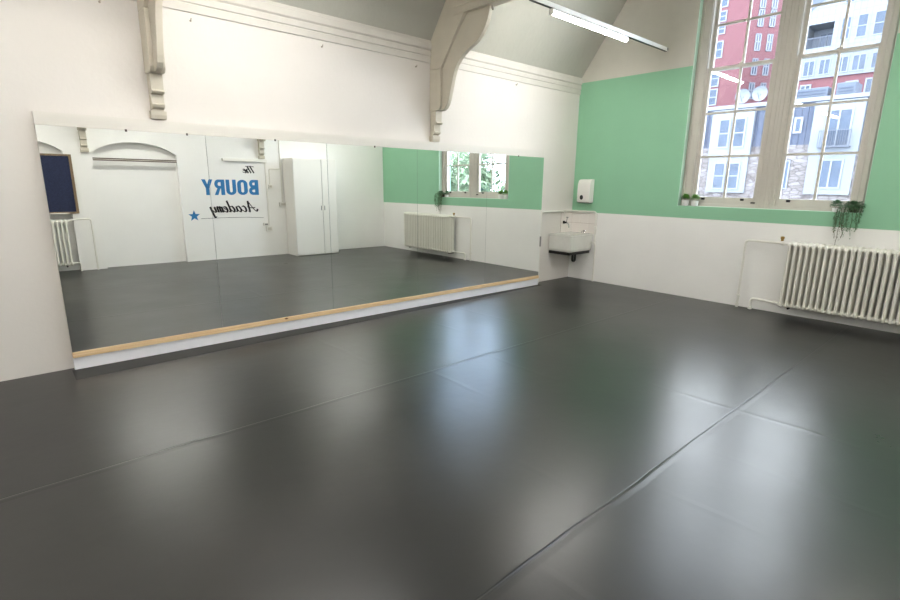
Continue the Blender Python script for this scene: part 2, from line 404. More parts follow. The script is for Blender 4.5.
window('window_1', WX0, 2.915, 2.015, 2.755, 2.388)
window('window_2', 2.915, WX1, 3.065, 3.79, 3.436)
bm = new_bm(); box(bm, WX0 + .004, WX1 - .004, -.001, .085, WZ0 + .0005, WZ0 + .006); box(bm, WX0, WX0 + .0035, -.0005, .084, WZ0, WZ1); box(bm, WX1 - .0035, WX1, -.0005, .084, WZ0, WZ1); struct('trim_3', bm, M['sill'])   # painted sill board

# ------------------------------------------------------------------ mirror wall
MW = 1.22; YE = -1.0076; ZB, ZM = .156, 1.986
def mx(y, z): return .0976 + .0123 * (y + 4) - .0046 * (z - 1)
pos = ['rightmost wall mirror panel, nearest the corner sink, reflecting green wall', 'second wall mirror panel from the sink, reflecting most of the window and radiator',
       'middle wall mirror panel, reflecting the bare corner and the end of the radiator', 'wall mirror panel reflecting the white cupboard and most of the blue lettering',
       'leftmost wall mirror panel, reflecting the arched recess and navy pinboard']
for k in range(5):
    ya, yb = YE - k * MW - .0015, YE - (k + 1) * MW + .0015
    root = thing('wall_mirror', pos[k], 'mirror', (0.09, (ya + yb) / 2, ZB), 'mirror panels in a row along the left wall')
    bm = new_bm(); v = []
    for (y, z) in ((ya, ZB), (yb, ZB), (yb, ZM), (ya, ZM)):
        v.append(bm.verts.new((mx(y, z), y, z)))
    bm.faces.new(v)
    obj('mirror_face', bm, M['mirror'], root)
    bm = new_bm(); a = [bm.verts.new((mx(y, z) - .0008, y, z)) for (y, z) in ((ya, ZB), (yb, ZB), (yb, ZM), (ya, ZM))]; b = [bm.verts.new((mx(y, z) - .006, y, z)) for (y, z) in ((ya, ZB), (yb, ZB), (yb, ZM), (ya, ZM))]
    bm.faces.new(a); bm.faces.new(b[::-1])
    for i in range(4): bm.faces.new((a[i], b[i], b[(i + 1) % 4], a[(i + 1) % 4]))
    obj('glass_edge', bm, M['mirror_edge'], root)
YL = YE - 5 * MW
# backing frame with its white top band
def slab(bm, y0, y1, z0, z1, off0, off1):
    vs = []
    for z in (z0, z1):
        for (y, o) in ((y0, None), (y1, None), (y1, 1), (y0, 1)):
            x = off0 if o is None else mx(y, z) + off1
            vs.append(bm.verts.new((x, y, z)))
    for f in ((0, 1, 2, 3), (4, 7, 6, 5), (0, 4, 5, 1), (1, 5, 6, 2), (2, 6, 7, 3), (3, 7, 4, 0)): bm.faces.new([vs[i] for i in f])
root = thing('mirror_backing_board', 'white painted backing board behind the mirror row, showing as a band above it', 'board', (.05, YE - 2.5 * MW, 0))
bm = new_bm(); slab(bm, YL, YE, ZB, ZM, .001, -.008); obj('backing_panel', bm, M['board'], root)
bm = new_bm(); slab(bm, YL, YE, ZM + .001, 2.085, .001, -.004); obj('top_band', bm, M['board'], root)
bm = new_bm(); slab(bm, YL, YE, 0.0, .107, .001, .0); obj('plinth', bm, M['plinth'], root, bevel=.002)
# pine rail in which the glass stands
bm = new_bm(); slab(bm, YL, YE - 2.07, .1075, ZB - .001, .002, .012); slab(bm, YE - 2.073, YE, .1075, ZB - .001, .002, .012)
tag(obj('pine_rail', bm, M['pine'], bevel=.002), 'long knotty pine rail under the wall mirrors on the white plinth', 'rail')
# clips along the mirror top
cl = [(-6.51, 'leftmost'), (-6.04, 'second from left'), (-5.23, 'third from left'), (-4.06, 'third from right'), (-2.17, 'second from right'), (-1.59, 'rightmost')]
c0 = None
for y, w_ in cl:
    lab = 'small metal clip holding the mirror top edge, %s of the clips' % w_
    if c0 is None:
        c0 = thing('mirror_clip', lab, 'clip', (mx(y, ZM), y, ZM), 'small clips along the mirror top edge')
        bm = new_bm(); x = mx(y, ZM); box(bm, x - .003, x + .005, y - .008, y + .008, ZM - .010, ZM + .010); obj('clip_plate', bm, M['clip'], c0, bevel=.002)
        bm = new_bm(); lathe(bm, [(.003, x + .005), (.003, x + .007), (.001, x + .008)], (0, y, ZM + .005), 8, 'x'); obj('screw', bm, M['grey_pl'], c0)
    else: copy_thing(c0, (mx(y, ZM) - mx(cl[0][0], ZM), y - cl[0][0], 0), lab)
bm = new_bm(); box(bm, .10, mx(YE, .7) + .01, YE + .001, YE + .02, .62, .78)
tag(obj('mirror_bracket', bm, M['grey_pl'], bevel=.002), 'small grey metal bracket at the right edge of the mirror row', 'bracket')
# matt black strip on the floor in front of the plinth
bm = new_bm()
vs = [bm.verts.new(p) for p in ((mx(YE, 0) + .001, YE + .02, .0012), (mx(YL, 0) + .001, YL - .02, .0012), (.34, YL - .02, .0012), (.205, YE + .02, .0012))]; bm.faces.new(vs)
r = bmesh.ops.extrude_face_region(bm, geom=bm.faces[:]); bmesh.ops.translate(bm, verts=[v for v in r['geom'] if isinstance(v, bmesh.types.BMVert)], vec=(0, 0, .001))
tag(obj('floor_tape', bm, M['tape']), 'matt black tape strip on the floor along the white mirror plinth', 'tape')
# hooks under the cornice
hk = [(-6.57, 2.96, 'left of the near truss bracket'), (-5.90, 2.955, 'just right of the near truss bracket'), (-4.63, 2.96, 'midway between the two truss brackets'), (-3.39, 2.95, 'just left of the far truss bracket'), (-1.57, 2.975, 'right of the far truss, toward the corner')]
h0 = None
for y, z, w_ in hk:
    lab = 'small painted hook below the cornice, ' + w_
    if h0 is None:
        h0 = thing('wall_hook', lab, 'hook', (0, y, z), 'small painted hooks below the cornice')
        bm = new_bm(); tube(bm, bend([(0, y, z), (.018, y, z), (.026, y, z + .018)], .008), .004, 8); obj('hook_arm', bm, M['hook'], h0, smooth=True)
        bm = new_bm(); lathe(bm, [(.009, 0.0), (.009, .003), (.005, .005)], (0, y, z), 12, 'x'); obj('hook_plate', bm, M['hook'], h0)
    else: copy_thing(h0, (0, y - hk[0][0], z - hk[0][1]), lab)

# ------------------------------------------------------------------ roof trusses
def truss(yc, label):
    root = thing('roof_truss', label, 'roof truss', (RW / 2, yc, 2.1), 'painted timber roof trusses')
    t = .06
    for s in (0, 1):
        X = (lambda u: u) if s == 0 else (lambda u: RW - u)
        P = lambda pts: [(X(u), v) for u, v in pts]
        c = new_bm()      # stepped corbel with three rolls
        prism(c, P([(0, 2.10), (.055, 2.10), (.066, 2.13), (.066, 2.165), (0, 2.165)]), yc - t, yc + t)
        prism(c, P([(0, 2.168), (.045, 2.168), (.045, 2.18), (.085, 2.195), (.095, 2.215), (.08, 2.225), (.08, 2.30), (0, 2.30)]), yc - t + .012, yc + t - .012)
        prism(c, P([(0, 2.303), (.115, 2.303), (.130, 2.318), (.118, 2.333), (.105, 2.335), (.11, 2.46), (0, 2.46)]), yc - t + .012, yc + t - .012)
        obj('corbel', c, M['truss'], root)
        c = new_bm()      # wall post
        prism(c, P([(0, 2.463), (.17, 2.463), (.20, 2.50), (.205, 2.935), (0, 2.935)]), yc - t, yc + t); obj('wall_post', c, M['truss'], root, bevel=.006)
        c = new_bm()      # principal rafter following the slope
        prism(c, P([(0, ZC + .01), (0, 2.937), (0.207, 2.937), (.60, 3.46), (1.9, 3.46 + 1.3 * SL), (XT + .05, ZT + .02), (XT, ZT + .01)]), yc - t, yc + t); obj('principal_rafter', c, M['truss'], root, bevel=.006)
        c = new_bm()      # S-curved brace
        crv = [(.165, 2.47), (.215, 2.462), (.262, 2.483), (.295, 2.52), (.318, 2.57), (.335, 2.625), (.352, 2.68), (.37, 2.74), (.392, 2.82), (.42, 2.89), (.455, 2.945), (.50, 2.99), (.56, 3.035), (.63, 3.075), (.72, 3.112), (.80, 3.15), (.865, 3.205), (.91, 3.265), (.945, 3.335), (.965, 3.40), (.972, 3.459)]
        prism(c, P([(.155, 2.47)] + crv[1:] + [(.62, 3.459), (.17, 2.94)]), yc - .026, yc + .026); obj('curved_brace', c, M['truss'], root, bevel=.004)
        c = new_bm(); tube(c, bend([(X(.985), yc, 3.455), (X(.985), yc, 3.425), (X(1.01), yc, 3.41)], .01), .008, 8); obj('pendant_hook', c, M['hook'], root, smooth=True)
    c = new_bm(); box(c, .42, RW - .42, yc - t - .004, yc + t + .004, 3.462, 3.62); box(c, .44, RW - .44, yc - t - .018, yc + t + .018, 3.535, 3.56)
    obj('tie_beam', c, M['truss'], root, bevel=.005)
    return root
t0 = truss(-3.112, 'painted timber roof truss with curved brace at the middle of the mirror wall')
copy_thing(t0, (0, -3.135, 0), 'painted timber roof truss whose narrow bracket hangs above the left end of the mirrors')
copy_thing(t0, (0, -6.3, 0), 'painted timber roof truss behind the camera')

# ------------------------------------------------------------------ strip lights on metal track
def track(x, y0, y1, tubes, label, lamp_label, zt=3.475):
    b = thing('lighting_track', label, 'lighting track', (x, (y0 + y1) / 2, zt), 'ceiling lighting tracks')
    m = new_bm(); box(m, x - .022, x + .022, y0, y1, zt - .035, zt + .012); obj('channel', m, M['white_pl'], b, bevel=.002)
    m = new_bm(); box(m, x - .014, x + .014, y0 + .02, y1 - .02, zt - .04, zt - .0352); obj('channel_slot', m, M['iron'], b)
    m = new_bm(); lathe(m, [(.03, y1 - .004), (.03, y1 - .03), (.02, y1 - .035)], (x, 0, zt - .01), 14, 'y'); obj('end_cap', m, M['grey_pl'], b)
    for (a, c), ll in zip(tubes, lamp_label):
        r = thing('strip_light', ll, 'strip light', (x, (a + c) / 2, zt - .04), 'strip lights on the tracks')
        m = new_bm(); box(m, x - .028, x + .028, a, c, zt - .062, zt - .0405); obj('housing', m, M['white_pl'], r, bevel=.003)
        for e in (a, c):
            m = new_bm(); sgn = 1 if e == a else -1
            prism(m, [(x - .029, zt - .06), (x + .029, zt - .06), (x + .028, zt - .085), (x + .015, zt - .100), (x - .015, zt - .100), (x - .028, zt - .085)], e, e + sgn * .02); obj('end_cap', m, M['white_pl'], r)
        m = new_bm()
        pr = [(x - .026, zt - .0625), (x + .026, zt - .0625), (x + .026, zt - .08), (x + .016, zt - .093), (x, zt - .097), (x - .016, zt - .093), (x - .026, zt - .08)]
        prism(m, pr, a + .021, c - .021); obj('diffuser', m, M['tube'], r)
M['tube'] = emis('tube_light', (255, 252, 247), TUBE_STRENGTH)
track(1.41, -3.02, -.004, [(-2.64, -1.08)], 'white lighting track fixed to the window wall above the green paint, mirror side', ['lit tube light at the top of the picture near the window wall'])
track(1.41, -10.3, -3.20, [(-6.45, -4.9), (-9.4, -7.85)], 'long white lighting track behind the far roof truss, mirror side', ['lit strip light between the two roof trusses, mirror side', 'lit strip light behind the camera, mirror side'])
track(4.82, -3.02, -.004, [(-2.64, -1.08)], 'white lighting track fixed to the window wall, right of the window', ['lit strip light above the radiator right of the window'])
track(4.82, -10.3, -3.20, [(-6.45, -4.9), (-9.4, -7.85)], 'long white lighting track behind the far roof truss, lettering side', ['lit strip light overhead near the camera, lettering side', 'lit strip light behind the camera, lettering side'])

# ------------------------------------------------------------------ radiators
def radiator(label, x0, n, pitch, z0, z1, yfront, yback, xf):
    """xf maps (along, depth, z) to the room"""
    root = thing('column_radiator', label, 'radiator', xf(x0 + n * pitch / 2, (yfront + yback) / 2, 0))
    d3 = [yfront + .018 + (yback - yfront - .036) * q / 3 for q in range(4)]
    for k in range(n):
        b = new_bm(); xc = x0 + (k + .5) * pitch
        for dd in d3:
            tube(b, [xf(xc, dd, z0 + .04), xf(xc, dd, z1 - .04)], .0165, 12, cap=False)
        p0, p1 = xf(xc - .004, yfront + .02, z0 + .03), xf(xc + .004, yback - .02, z1 - .03)   # cast web between the columns
        box(b, min(p0[0], p1[0]), max(p0[0], p1[0]), min(p0[1], p1[1]), max(p0[1], p1[1]), p0[2], p1[2])
        for zc, sg in ((z1, -1), (z0, 1)):     # rounded headers
            pts = [xf(xc, yfront + .012, zc + sg * .055), xf(xc, yfront + .014, zc + sg * .03), xf(xc, yfront + .03, zc + sg * .018), xf(xc, (yfront + yback) / 2, zc + sg * .018), xf(xc, yback - .03, zc + sg * .018), xf(xc, yback - .014, zc + sg * .03), xf(xc, yback - .012, zc + sg * .055)]
            tube(b, pts, .022, 10)
        for dd in (d3[0] + .02, d3[3] - .02):   # joining nipples
            for zc in (z1 - .028, z0 + .028): tube(b, [xf(xc - pitch / 2, dd, zc), xf(xc + pitch / 2, dd, zc)], .021, 10)
        obj('column_section', b, M['rad'], root, smooth=True)
    for e in (x0 + .1, x0 + n * pitch - .1):
        b = new_bm(); tube(b, [xf(e, yfront + .09, z0 + .02), xf(e, yfront + .09, z0 - .02), xf(e, yback + .05, z0 - .02)], .012, 8); obj('support_bracket', b, M['iron'], root)
    return root
idm = lambda a, d, z: (a, d, z)
rd = radiator('long white column radiator under the window with valve pipes on its left', 3.315, 27, .0625, .125, .938, -.24, -.055, idm)
b = new_bm(); lathe(b, [(.016, .94), (.016, .965), (.022, .967), (.022, .99), (.014, .995)], (3.24, -.155, 0), 12); obj('brass_valve_head', b, M['brass'], rd, smooth=True)
def pipes(name, label, runs, r, group=None, m='pipe', collars=(), cat='pipe', into=None, pname='pipe_run'):
    bs = runs[0][0]; root = into or thing(name, label, cat, (bs[0], bs[1], 0), group)
    for rn in runs:
        b = new_bm(); tube(b, bend(rn, .05, 6), r, 12); obj(pname, b, M[m], root, smooth=True)
    for c, ax in collars:
        b = new_bm(); pf = [(r + .002, -.018), (r + .009, -.014), (r + .009, .014), (r + .002, .018)]
        i = {'x': 0, 'y': 1, 'z': 2}[ax]; lathe(b, [(rr, c[i] + h) for rr, h in pf], tuple(0 if j == i else c[j] for j in range(3)), 12, ax); obj('pipe_collar', b, M[m], root, smooth=True)
    return root
pipes('', '', into=rd, pname='flow_pipe', runs=[[(2.80, -.06, 0), (2.80, -.06, .905), (3.2, -.09, .905), (3.33, -.155, .905)]], r=.016, collars=[((2.80, -.06, .03), 'z'), ((3.245, -.12, .905), 'x'), ((2.80, -.06, .16), 'z')])
pipes('', '', into=rd, pname='return_pipe', runs=[[(2.965, -.07, 0), (2.965, -.07, .15), (3.26, -.12, .15), (3.33, -.155, .153)]], r=.017, collars=[((3.25, -.12, .15), 'x'), ((2.965, -.07, .02), 'z')])

# ------------------------------------------------------------------ sink corner
SD, SW_, SZ0, SZ1 = .445, .615, .52, .795
root = thing('corner_sink', 'white rectangular ceramic sink in the corner between mirror wall and window wall', 'sink', (SD / 2, -SW_ / 2, SZ0))
bm = new_bm()
th = .028
def ring(x0, x1, y0, y1, z): return [bm.verts.new(p) for p in ((x0, y0, z), (x1, y0, z), (x1, y1, z), (x0, y1, z))]
A = ring(.018, SD - .012, -SW_ + .012, -.016, SZ0); B = ring(.012, SD, -SW_, -.014, SZ0 + .04); Cc = ring(.012, SD, -SW_, -.014, SZ1 - .03); Cd = ring(.012, SD + .006, -SW_ - .006, -.014, SZ1 - .028); D = ring(.012, SD + .006, -SW_ - .006, -.014, SZ1)
E = ring(.012 + th, SD - th, -SW_ + th, -.014 - th * 2.6, SZ1); Fq = ring(.012 + th + .008, SD - th - .008, -SW_ + th + .008, -.014 - th * 2.6, SZ0 + .05)
bm.faces.new(A[::-1])
for p, q in ((A, B), (B, Cc), (Cc, Cd), (Cd, D), (D, E), (E, Fq)):
    for i in range(4): bm.faces.new((p[i], p[(i + 1) % 4], q[(i + 1) % 4], q[i]))
bm.faces.new(Fq)
obj('basin', bm, M['ceramic'], root, bevel=.006)
bm = new_bm(); lathe(bm, [(.03, SZ0 + .052), (.03, SZ0 + .056), (.02, SZ0 + .057)], (.23, -.33, 0), 16); obj('plughole', bm, M['chrome'], root)
bm = new_bm(); box(bm, .004, SD - .03, -SW_ + .02, -SW_ + .05, SZ0 - .05, SZ0 - .002); box(bm, .004, SD - .03, -.06, -.03, SZ0 - .05, SZ0 - .002); box(bm, SD - .06, SD - .03, -SW_ + .02, -.03, SZ0 - .05, SZ0 - .002)
obj('support_frame', bm, M['black'], root)
bm = new_bm(); tube(bm, bend([(.36, -.42, SZ0 - .001), (.36, -.42, SZ0 - .16), (.36, -.35, SZ0 - .16), (.36, -.35, SZ0 - .04), (.30, -.14, SZ0 - .04), (.25, -.012, SZ0 - .04)], .04, 6), .019, 12); obj('waste_trap', bm, M['black'], root, smooth=True)

# splash-back tiles, two rows on each wall
root = thing('tiled_splashback', 'pinkish white tiled splashback above the corner sink with grey grout', 'tiles', (.2, -.01, .79))
bm = new_bm(); box(bm, .0, .50, -.006, -.0005, .79, 1.125); box(bm, .0005, .006, -.31, -.006, .79, 1.125); obj('grout_bed', bm, M['grout'], root)
bm = new_bm(); g = .0025
for r in range(2):
    z0 = .792 + r * .167
    for c in range(3): box(bm, .012 + c * .163, .012 + c * .163 + .16, -.0115, -.0061, z0, z0 + .162)
    for c in range(2): box(bm, .0061, .0115, -.012 - (c + 1) * .15 + g, -.012 - c * .15, z0, z0 + .162)
obj('tiles', bm, M['tile'], root, bevel=.0012)
# pipework
sp = pipes('sink_pipe', 'thin white pipe rising at the mirror edge and running over the corner sink', [[(.02, -.86, 0), (.02, -.86, 1.155), (.024, -.05, 1.155)], [(.024, -.05, 1.155), (.028, -.034, 1.155), (.05, -.03, 1.155), (.497, -.028, 1.155), (.50, -.028, .66), (.52, -.028, .60), (.52, -.028, 0)]], .013, collars=[((.026, -.25, 1.155), 'y'), ((.50, -.028, .90), 'z')])
root = sp
bm = new_bm(); tube(bm, [(.50, -.022, .62), (.50, -.022, .69)], .019, 10); obj('valve_body', bm, M['pipe'], root, smooth=True)
bm = new_bm(); tube(bm, [(.50, -.04, .655), (.50, -.08, .655)], .010, 8); box(bm, .465, .535, -.09, -.08, .640, .668); obj('valve_handle', bm, M['white_pl'], root, bevel=.004)
# tap: drop pipe, dark valve body, chrome spout
root = thing('wall_tap', 'dark wall-mounted tap with lever hanging from the pipe over the sink', 'tap', (.03, -.25, .95))
bm = new_bm(); tube(bm, [(.026, -.25, 1.145), (.026, -.25, .985)], .009, 10); obj('drop_pipe', bm, M['pipe'], root, smooth=True)
bm = new_bm(); tube(bm, [(.026, -.25, .99), (.026, -.25, .945)], .02, 10); tube(bm, [(.012, -.25, .965), (.08, -.25, .965)], .016, 10); obj('tap_body', bm, M['iron'], root, smooth=True)
bm = new_bm(); tube(bm, bend([(.07, -.25, .96), (.115, -.25, .95), (.13, -.25, .88)], .03), .009, 8); obj('spout', bm, M['chrome'], root, smooth=True)
bm = new_bm(); tube(bm, [(.075, -.25, .975), (.08, -.235, 1.05)], .006, 8); box(bm, .06, .10, -.243, -.232, 1.045, 1.058); obj('lever', bm, M['grey_pl'], root)
root = thing('pillar_tap', 'small chrome tap on the right rim of the corner sink', 'tap', (.30, -.05, SZ1))
bm = new_bm(); lathe(bm, [(.016, SZ1), (.013, SZ1 + .01), (.010, SZ1 + .035), (.012, SZ1 + .04)], (.30, -.05, 0), 12); tube(bm, bend([(.30, -.05, SZ1 + .028), (.30, -.12, SZ1 + .035), (.30, -.13, SZ1 + .01)], .02), .008, 8); obj('tap_body', bm, M['chrome'], root, smooth=True)
bm = new_bm(); box(bm, .275, .325, -.056, -.044, SZ1 + .04, SZ1 + .05); obj('cross_handle', bm, M['chrome'], root, bevel=.003)

# paper towel dispenser
root = thing('towel_dispenser', 'white paper towel dispenser with dark oval eye on the green wall above the sink', 'dispenser', (.285, 0, 1.30))
bm = new_bm()
prism(bm, [(-.001, 1.30), (-.11, 1.30), (-.128, 1.315), (-.135, 1.45), (-.128, 1.60), (-.108, 1.655), (-.08, 1.672), (-.001, 1.678)], .165, .405, 'x'); obj('casing', bm, M['white_pl'], root, bevel=.018, smooth=True)
bm = new_bm(); n = 20
prism(bm, [(.258 + .030 * math.cos(2 * PI * k / n), 1.385 + .038 * math.sin(2 * PI * k / n)) for k in range(n)], -.1385, -.128, 'y'); obj('viewing_eye', bm, M['black'], root)
bm = new_bm(); box(bm, .18, .39, -.10, -.02, 1.292, 1.3005); obj('paper_slot', bm, M['grey_pl'], root)

# ------------------------------------------------------------------ plants on the sill
def leaf(bm, p, d, L, w):
    d = Vector(d).normalized(); a = Vector((0, 0, 1)) if abs(d.z) < .95 else Vector((1, 0, 0)); s = d.cross(a).normalized(); up = s.cross(d)
    p = Vector(p); v = [bm.verts.new(q) for q in (p, p + d * L * .45 + s * w / 2 + up * L * .08, p + d * L, p + d * L * .45 - s * w / 2 + up * L * .08)]
    bm.faces.new(v)
def rnd(a, b): return random.uniform(a, b)
def pot_plant(x, y, label):
    root = thing('potted_plant', label, 'plant', (x, y, 1.3135), 'two potted plants at the left end of the sill')
    bm = new_bm(); lathe(bm, [(.036, 1.3135), (.044, 1.316), (.048, 1.380), (.052, 1.383), (.052, 1.39), (.045, 1.39), (.043, 1.377)], (x, y, 0), 20); obj('pot', bm, M['pot'], root, smooth=True)
    bm = new_bm()
    for k in range(460):
        t = rnd(0, 2 * PI); e = rnd(-.2, 1.4); d = Vector((math.cos(t) * math.cos(e), math.sin(t) * math.cos(e), math.sin(e)))
        p = Vector((x, y, 1.42)) + Vector((d.x * .052, d.y * .04, d.z * .048)) * rnd(.3, 1); leaf(bm, p, d + Vector((rnd(-.4, .4), rnd(-.4, .4), rnd(-.2, .4))), rnd(.016, .03), rnd(.011, .017))
    obj('foliage', bm, M['leaf'], root)
pot_plant(1.905, .025, 'small bushy green plant in white pot, leftmost on the window sill')
pot_plant(2.04, .03, 'small bushy green plant in white pot, second from left on the sill')
root = thing('potted_plant', 'small dark green bushy plant on the right end of the sill beside the trailing plant', 'plant', (3.69, .025, 1.3135))
bm = new_bm(); lathe(bm, [(.026, 1.3135), (.034, 1.316), (.038, 1.36), (.034, 1.36)], (3.69, .025, 0), 18); obj('pot', bm, M['pot'], root, smooth=True)
bm = new_bm()
for k in range(420):
    t = rnd(0, 2 * PI); e = rnd(-.7, 1.5); d = Vector((math.cos(t) * math.cos(e), math.sin(t) * math.cos(e), math.sin(e) * .8))
    p = Vector((3.69, .02, 1.405)) + Vector((d.x * .065, d.y * .04, d.z * .05)) * rnd(.3, 1); leaf(bm, p, d + Vector((rnd(-.5, .5), rnd(-.5, .5), rnd(-.4, .4))), rnd(.014, .026), rnd(.009, .014))
obj('foliage', bm, M['leaf_dark'], root)
root = thing('trailing_plant', 'trailing leafy plant hanging from the right end of the sill down over the radiator', 'plant', (3.86, 0, 1.3135))
bm = new_bm(); lathe(bm, [(.035, 1.3135), (.046, 1.316), (.05, 1.385), (.045, 1.385)], (3.86, .03, 0), 18); obj('pot', bm, M['soil'], root, smooth=True)
bm = new_bm()
for k in range(750):
    t = rnd(0, 2 * PI); e = rnd(-.8, 1.5); d = Vector((math.cos(t) * math.cos(e), math.sin(t) * math.cos(e), math.sin(e) * .7))
    p = Vector((3.855, -.01, 1.40)) + Vector((d.x * .115, d.y * .06, d.z * .055)) * rnd(.3, 1)
    if p.y > .06: p.y = .06
    leaf(bm, p, d + Vector((rnd(-.5, .5), rnd(-.5, .3), rnd(-.6, .3))), rnd(.014, .03), rnd(.009, .015))
obj('foliage', bm, M['leaf_dark'], root)
vines = [(3.78, .93, .5), (3.80, 1.02, .8), (3.83, 1.05, 1), (3.74, 1.12, 1), (3.86, 1.10, 1), (3.91, 1.13, 1), (3.77, 1.18, 1), (3.94, 1.20, 1), (3.81, 1.14, 1), (3.72, 1.02, .4), (3.88, 1.05, .6)]
for (vx, vz, dens) in vines:
    bm = new_bm(); pts = []; x = vx + rnd(-.01, .01); n = 12
    for k in range(n + 1):
        t = k / n; x += rnd(-.008, .008); pts.append((x, -.075 - .035 * math.sin(t * 2.5) - .01 * t, 1.40 + (vz - 1.40) * t if k else 1.395))
    pts[0] = (vx * .5 + 3.855 * .5, -.03, 1.40)
    tube(bm, pts, .0022, 5)
    for i, p in enumerate(pts):
        low = p[2] < 1.12
        for q in range(int((3 if low else 8) * dens) + 1):
            leaf(bm, Vector(p) + Vector((rnd(-.012, .012), rnd(-.012, .012), rnd(-.02, .02))), (rnd(-1, 1), rnd(-.8, .2), rnd(-1, .1)), rnd(.014, .028), rnd(.008, .014))
    obj('vine', bm, M['vine_brown'] if vz < 1.04 else M['leaf_dark'], root)

# ------------------------------------------------------------------ opposite wall (seen in the mirrors)
def bxm(bm, dx0, dx1, y0, y1, z0, z1): box(bm, RW - dx1, RW - dx0, y0, y1, z0, z1)    # depths measured out from that wall
root = thing('white_cupboard', 'tall white two-door cupboard against the lettering wall', 'cupboard', (RW - .27, -2.13, 0))
bm = new_bm(); bxm(bm, .003, .52, -2.64, -1.62, .0, 2.13); obj('carcass', bm, M['white_pl'], root, bevel=.004)
for (a, c, hy) in ((-2.635, -1.985, -2.02), (-1.973, -1.625, -1.94)):
    bm = new_bm(); bxm(bm, .522, .542, a, c, .02, 2.11); dd = obj('door', bm, M['white_pl'], root, bevel=.003)
    bm = new_bm(); bxm(bm, .542, .556, hy - .006, hy + .006, 1.0, 1.1); o = sub('door_handle', bm, M['grey_pl'], dd)
    o.location = (0, 0, 0)
bm = new_bm(); bxm(bm, .5215, .5235, -1.985, -1.973, .02, 2.11); obj('door_gap', bm, M['dark_gap'], root)

# trunking and switches
root = thing('cable_trunking', 'white plastic cable trunking around the top and right side of the lettering', 'trunking', (RW, -3.03, .64))
bm = new_bm(); bxm(bm, .001, .05, -3.93, -3.0, 2.03, 2.09); obj('horizontal_run', bm, M['white_pl'], root, bevel=.004)
bm = new_bm(); bxm(bm, .001, .02, -3.05, -3.02, .66, 2.029); obj('vertical_run', bm, M['white_pl'], root, bevel=.002)
def wbox(name, label, y, z, w, h, cat, dpt=.045, grey=False):
    r = thing(name, label, cat, (RW, y, z)); bm = new_bm(); bxm(bm, .001, dpt, y - w / 2, y + w / 2, z - h / 2, z + h / 2); obj('back_box', bm, M['white_pl'], r, bevel=.004)
    bm = new_bm(); bxm(bm, dpt, dpt + .006, y - w * .3, y + w * .3, z - h * .25, z + h * .25); obj('face', bm, M['grey_pl'] if grey else M['cream'], r)
wbox('socket_box', 'white socket box at the foot of the trunking beside the lettering', -3.05, .60, .14, .11, 'socket', .05)
wbox('junction_box', 'small grey junction box above the socket beside the lettering', -3.12, .70, .10, .06, 'junction box', .06, True)
wbox('light_switch', 'small white light switch hung on thin conduit beside the lettering', -2.96, 1.52, .085, .085, 'switch')
wbox('switch_box', 'wide white switch box at the end of the conduit beside the cupboard', -2.70, 1.13, .16, .085, 'switch', .05)
pipes('wall_conduit', 'thin white electrical conduit from the cornice down to the switch boxes', [[(RW - .012, -2.70, 3.01), (RW - .012, -2.70, 1.175)], [(RW - .012, -2.71, 1.90), (RW - .012, -2.96, 1.90), (RW - .012, -2.96, 1.565)]], .010, cat='conduit')

# navy pinboard
root = thing('pinboard', 'navy blue felt pinboard in a wooden frame seen at the left end of the mirrors', 'pinboard', (RW, -7.0, 1.03))
bm = new_bm(); bxm(bm, .002, .02, -7.55, -6.49, 1.06, 2.02); obj('felt_panel', bm, M['navy'], root)
for (a, c, z0, z1) in ((-7.58, -7.545, 1.03, 2.05), (-6.495, -6.455, 1.03, 2.05), (-7.545, -6.495, 2.018, 2.05), (-7.545, -6.495, 1.03, 1.062)):
    bm = new_bm(); bxm(bm, .001, .035, a, c, z0, z1); obj('frame_rail', bm, M['pine_dk'], root, bevel=.003)
bm = new_bm(); bxm(bm, .035, .07, -7.5, -6.6, 1.03, 1.045); obj('ledge', bm, M['pipe'], root)
# second radiator and its pipes
xf2 = lambda a, d, z: (RW + .03 + d, a, z)
rd2 = radiator('white column radiator under the navy pinboard, seen at the left end of the mirrors', -8.4 + .0, 28, .0625, .125, .93, -.24, -.055, xf2)
pipes('', '', into=rd2, pname='flow_pipe', r=.016, runs=[[(RW - .055, -6.30, 0), (RW - .055, -6.30, .93), (RW - .055, -6.55, .93), (RW - .11, -6.67, .905)]])
pipes('', '', into=rd2, pname='return_pipe', r=.015, runs=[[(RW - .05, -6.55, 0), (RW - .05, -6.55, .155), (RW - .11, -6.67, .155)]])
# rails in the arched recess
root = thing('arch_rail', 'dark brown double rail across the blind arch in the lettering wall', 'rail', (RW, -5.46, 1.99))
for z in (1.972, 2.003):
    bm = new_bm(); box(bm, RW - .01, RW + .02, -6.14, -4.78, z - .009, z + .009); obj('rail_bar', bm, M['rail_brown'], root)
bm = new_bm(); box(bm, RW - .005, RW + .015, -6.14, -4.78, 1.982, 1.993); obj('spacer', bm, M['cream'], root)
# fix: door handles are sub-parts of doors in the room frame already

